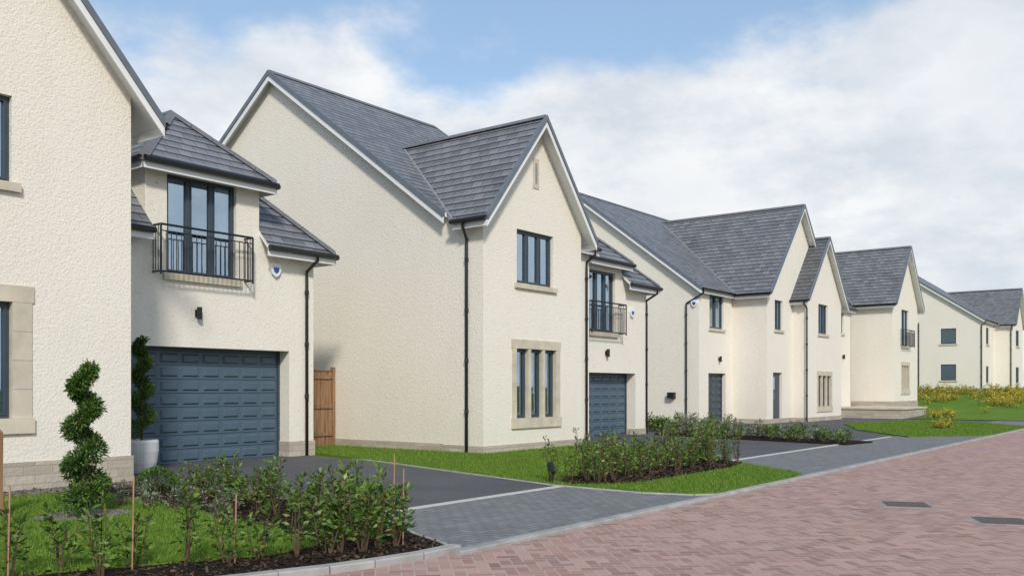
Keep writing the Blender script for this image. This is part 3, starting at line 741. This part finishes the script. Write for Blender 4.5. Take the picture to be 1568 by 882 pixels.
prof=[(0,.0),(.17,.0),(.2,.02),(.255,.2),(.285,.4),(.285,.56),(.27,.6),(.245,.6),(.24,.54),(0,.54)]
seg=32; 
for (r0_,z0_),(r1_,z1_) in zip(prof[:-1],prof[1:]):
    for k in range(seg):
        a,b=2*math.pi*k/seg,2*math.pi*(k+1)/seg
        pts=[(r0_*math.cos(a),r0_*math.sin(a),z0_),(r0_*math.cos(b),r0_*math.sin(b),z0_),(r1_*math.cos(b),r1_*math.sin(b),z1_),(r1_*math.cos(a),r1_*math.sin(a),z1_)]
        if r0_==0: pts=pts[1:]
        if r1_==0: pts=pts[:3]
        mb.face(pts,POT if not(r1_==0) else MUL)
o=mb.build(True)

# ---------------------------------------------------------------- light & sky
el=math.radians(36)
ts=Vector((-.66,-.75,0)).normalized()*math.cos(el)+Vector((0,0,math.sin(el)))
sd=bpy.data.lights.new('sun','SUN'); sd.energy=3.05; sd.angle=math.radians(7); sd.color=(1,.93,.83)
so=link(bpy.data.objects.new('sun',sd)); so.rotation_euler=(-ts).to_track_quat('-Z','Y').to_euler(); so.location=(0,-20,30)
w=bpy.data.worlds.new('World'); scene.world=w; w.use_nodes=True; nt=w.node_tree; nt.nodes.clear()
class WT(NT):
    def __init__(s,t): s.t=t
T=WT(nt)
out=T.n('ShaderNodeOutputWorld'); bg=T.n('ShaderNodeBackground',{'Strength':.15})
sky=T.n('ShaderNodeTexSky',sky_type='NISHITA'); sky.sun_disc=False; sky.sun_elevation=el; sky.sun_rotation=math.atan2(ts.x,ts.y)
g=T.n('ShaderNodeTexCoord').outputs['Generated']
sp_=T.n('ShaderNodeSeparateXYZ',{0:g}).outputs
zc=T.math('MAXIMUM',sp_[2],0.)
den=T.math('ADD',zc,.3)
pv=T.n('ShaderNodeCombineXYZ',{0:T.math('DIVIDE',sp_[0],den),1:T.math('DIVIDE',sp_[1],den),2:.4}).outputs[0]
n1=T.noise(pv,2.4,8,.56); n2=T.noise(pv,4.2,7,.6); n3=T.noise(pv,1.3,4,.55)
f=T.math('ADD',T.math('MULTIPLY',T.math('SUBTRACT',n1,.5),5.0),T.math('MULTIPLY',T.math('SUBTRACT',.333,zc),14.0))
f=T.math('ADD',f,.5)
f=T.n('ShaderNodeMapRange',{0:f,1:0.,2:1.1,3:0.,4:1.},interpolation_type='SMOOTHSTEP').outputs[0]
cl=T.mix(T.maprange(n2,.36,.60,0,1),(4.5,4.9,5.4),(6.35,6.4,6.45))
cl=T.mix(T.maprange(n3,.44,.64,0,.5),cl,(4.6,5.0,5.5))
skyc=T.mix(.30,sky.outputs[0],(3.6,5.2,7.0))
col=T.mix(f,skyc,cl)
nt.links.new(col,bg.inputs[0]); nt.links.new(bg.outputs[0],out.inputs[0])

# ---------------------------------------------------------------- camera
cd=bpy.data.cameras.new('camera'); cd.sensor_width=36; cd.lens=32.14; cd.shift_y=.0982; cd.clip_end=5000; cd.clip_start=.1
co=link(bpy.data.objects.new('camera',cd)); co.location=(-15.98,-13.02,1.5); co.rotation_euler=(math.radians(90),0,math.radians(-52.64))
scene.camera=co
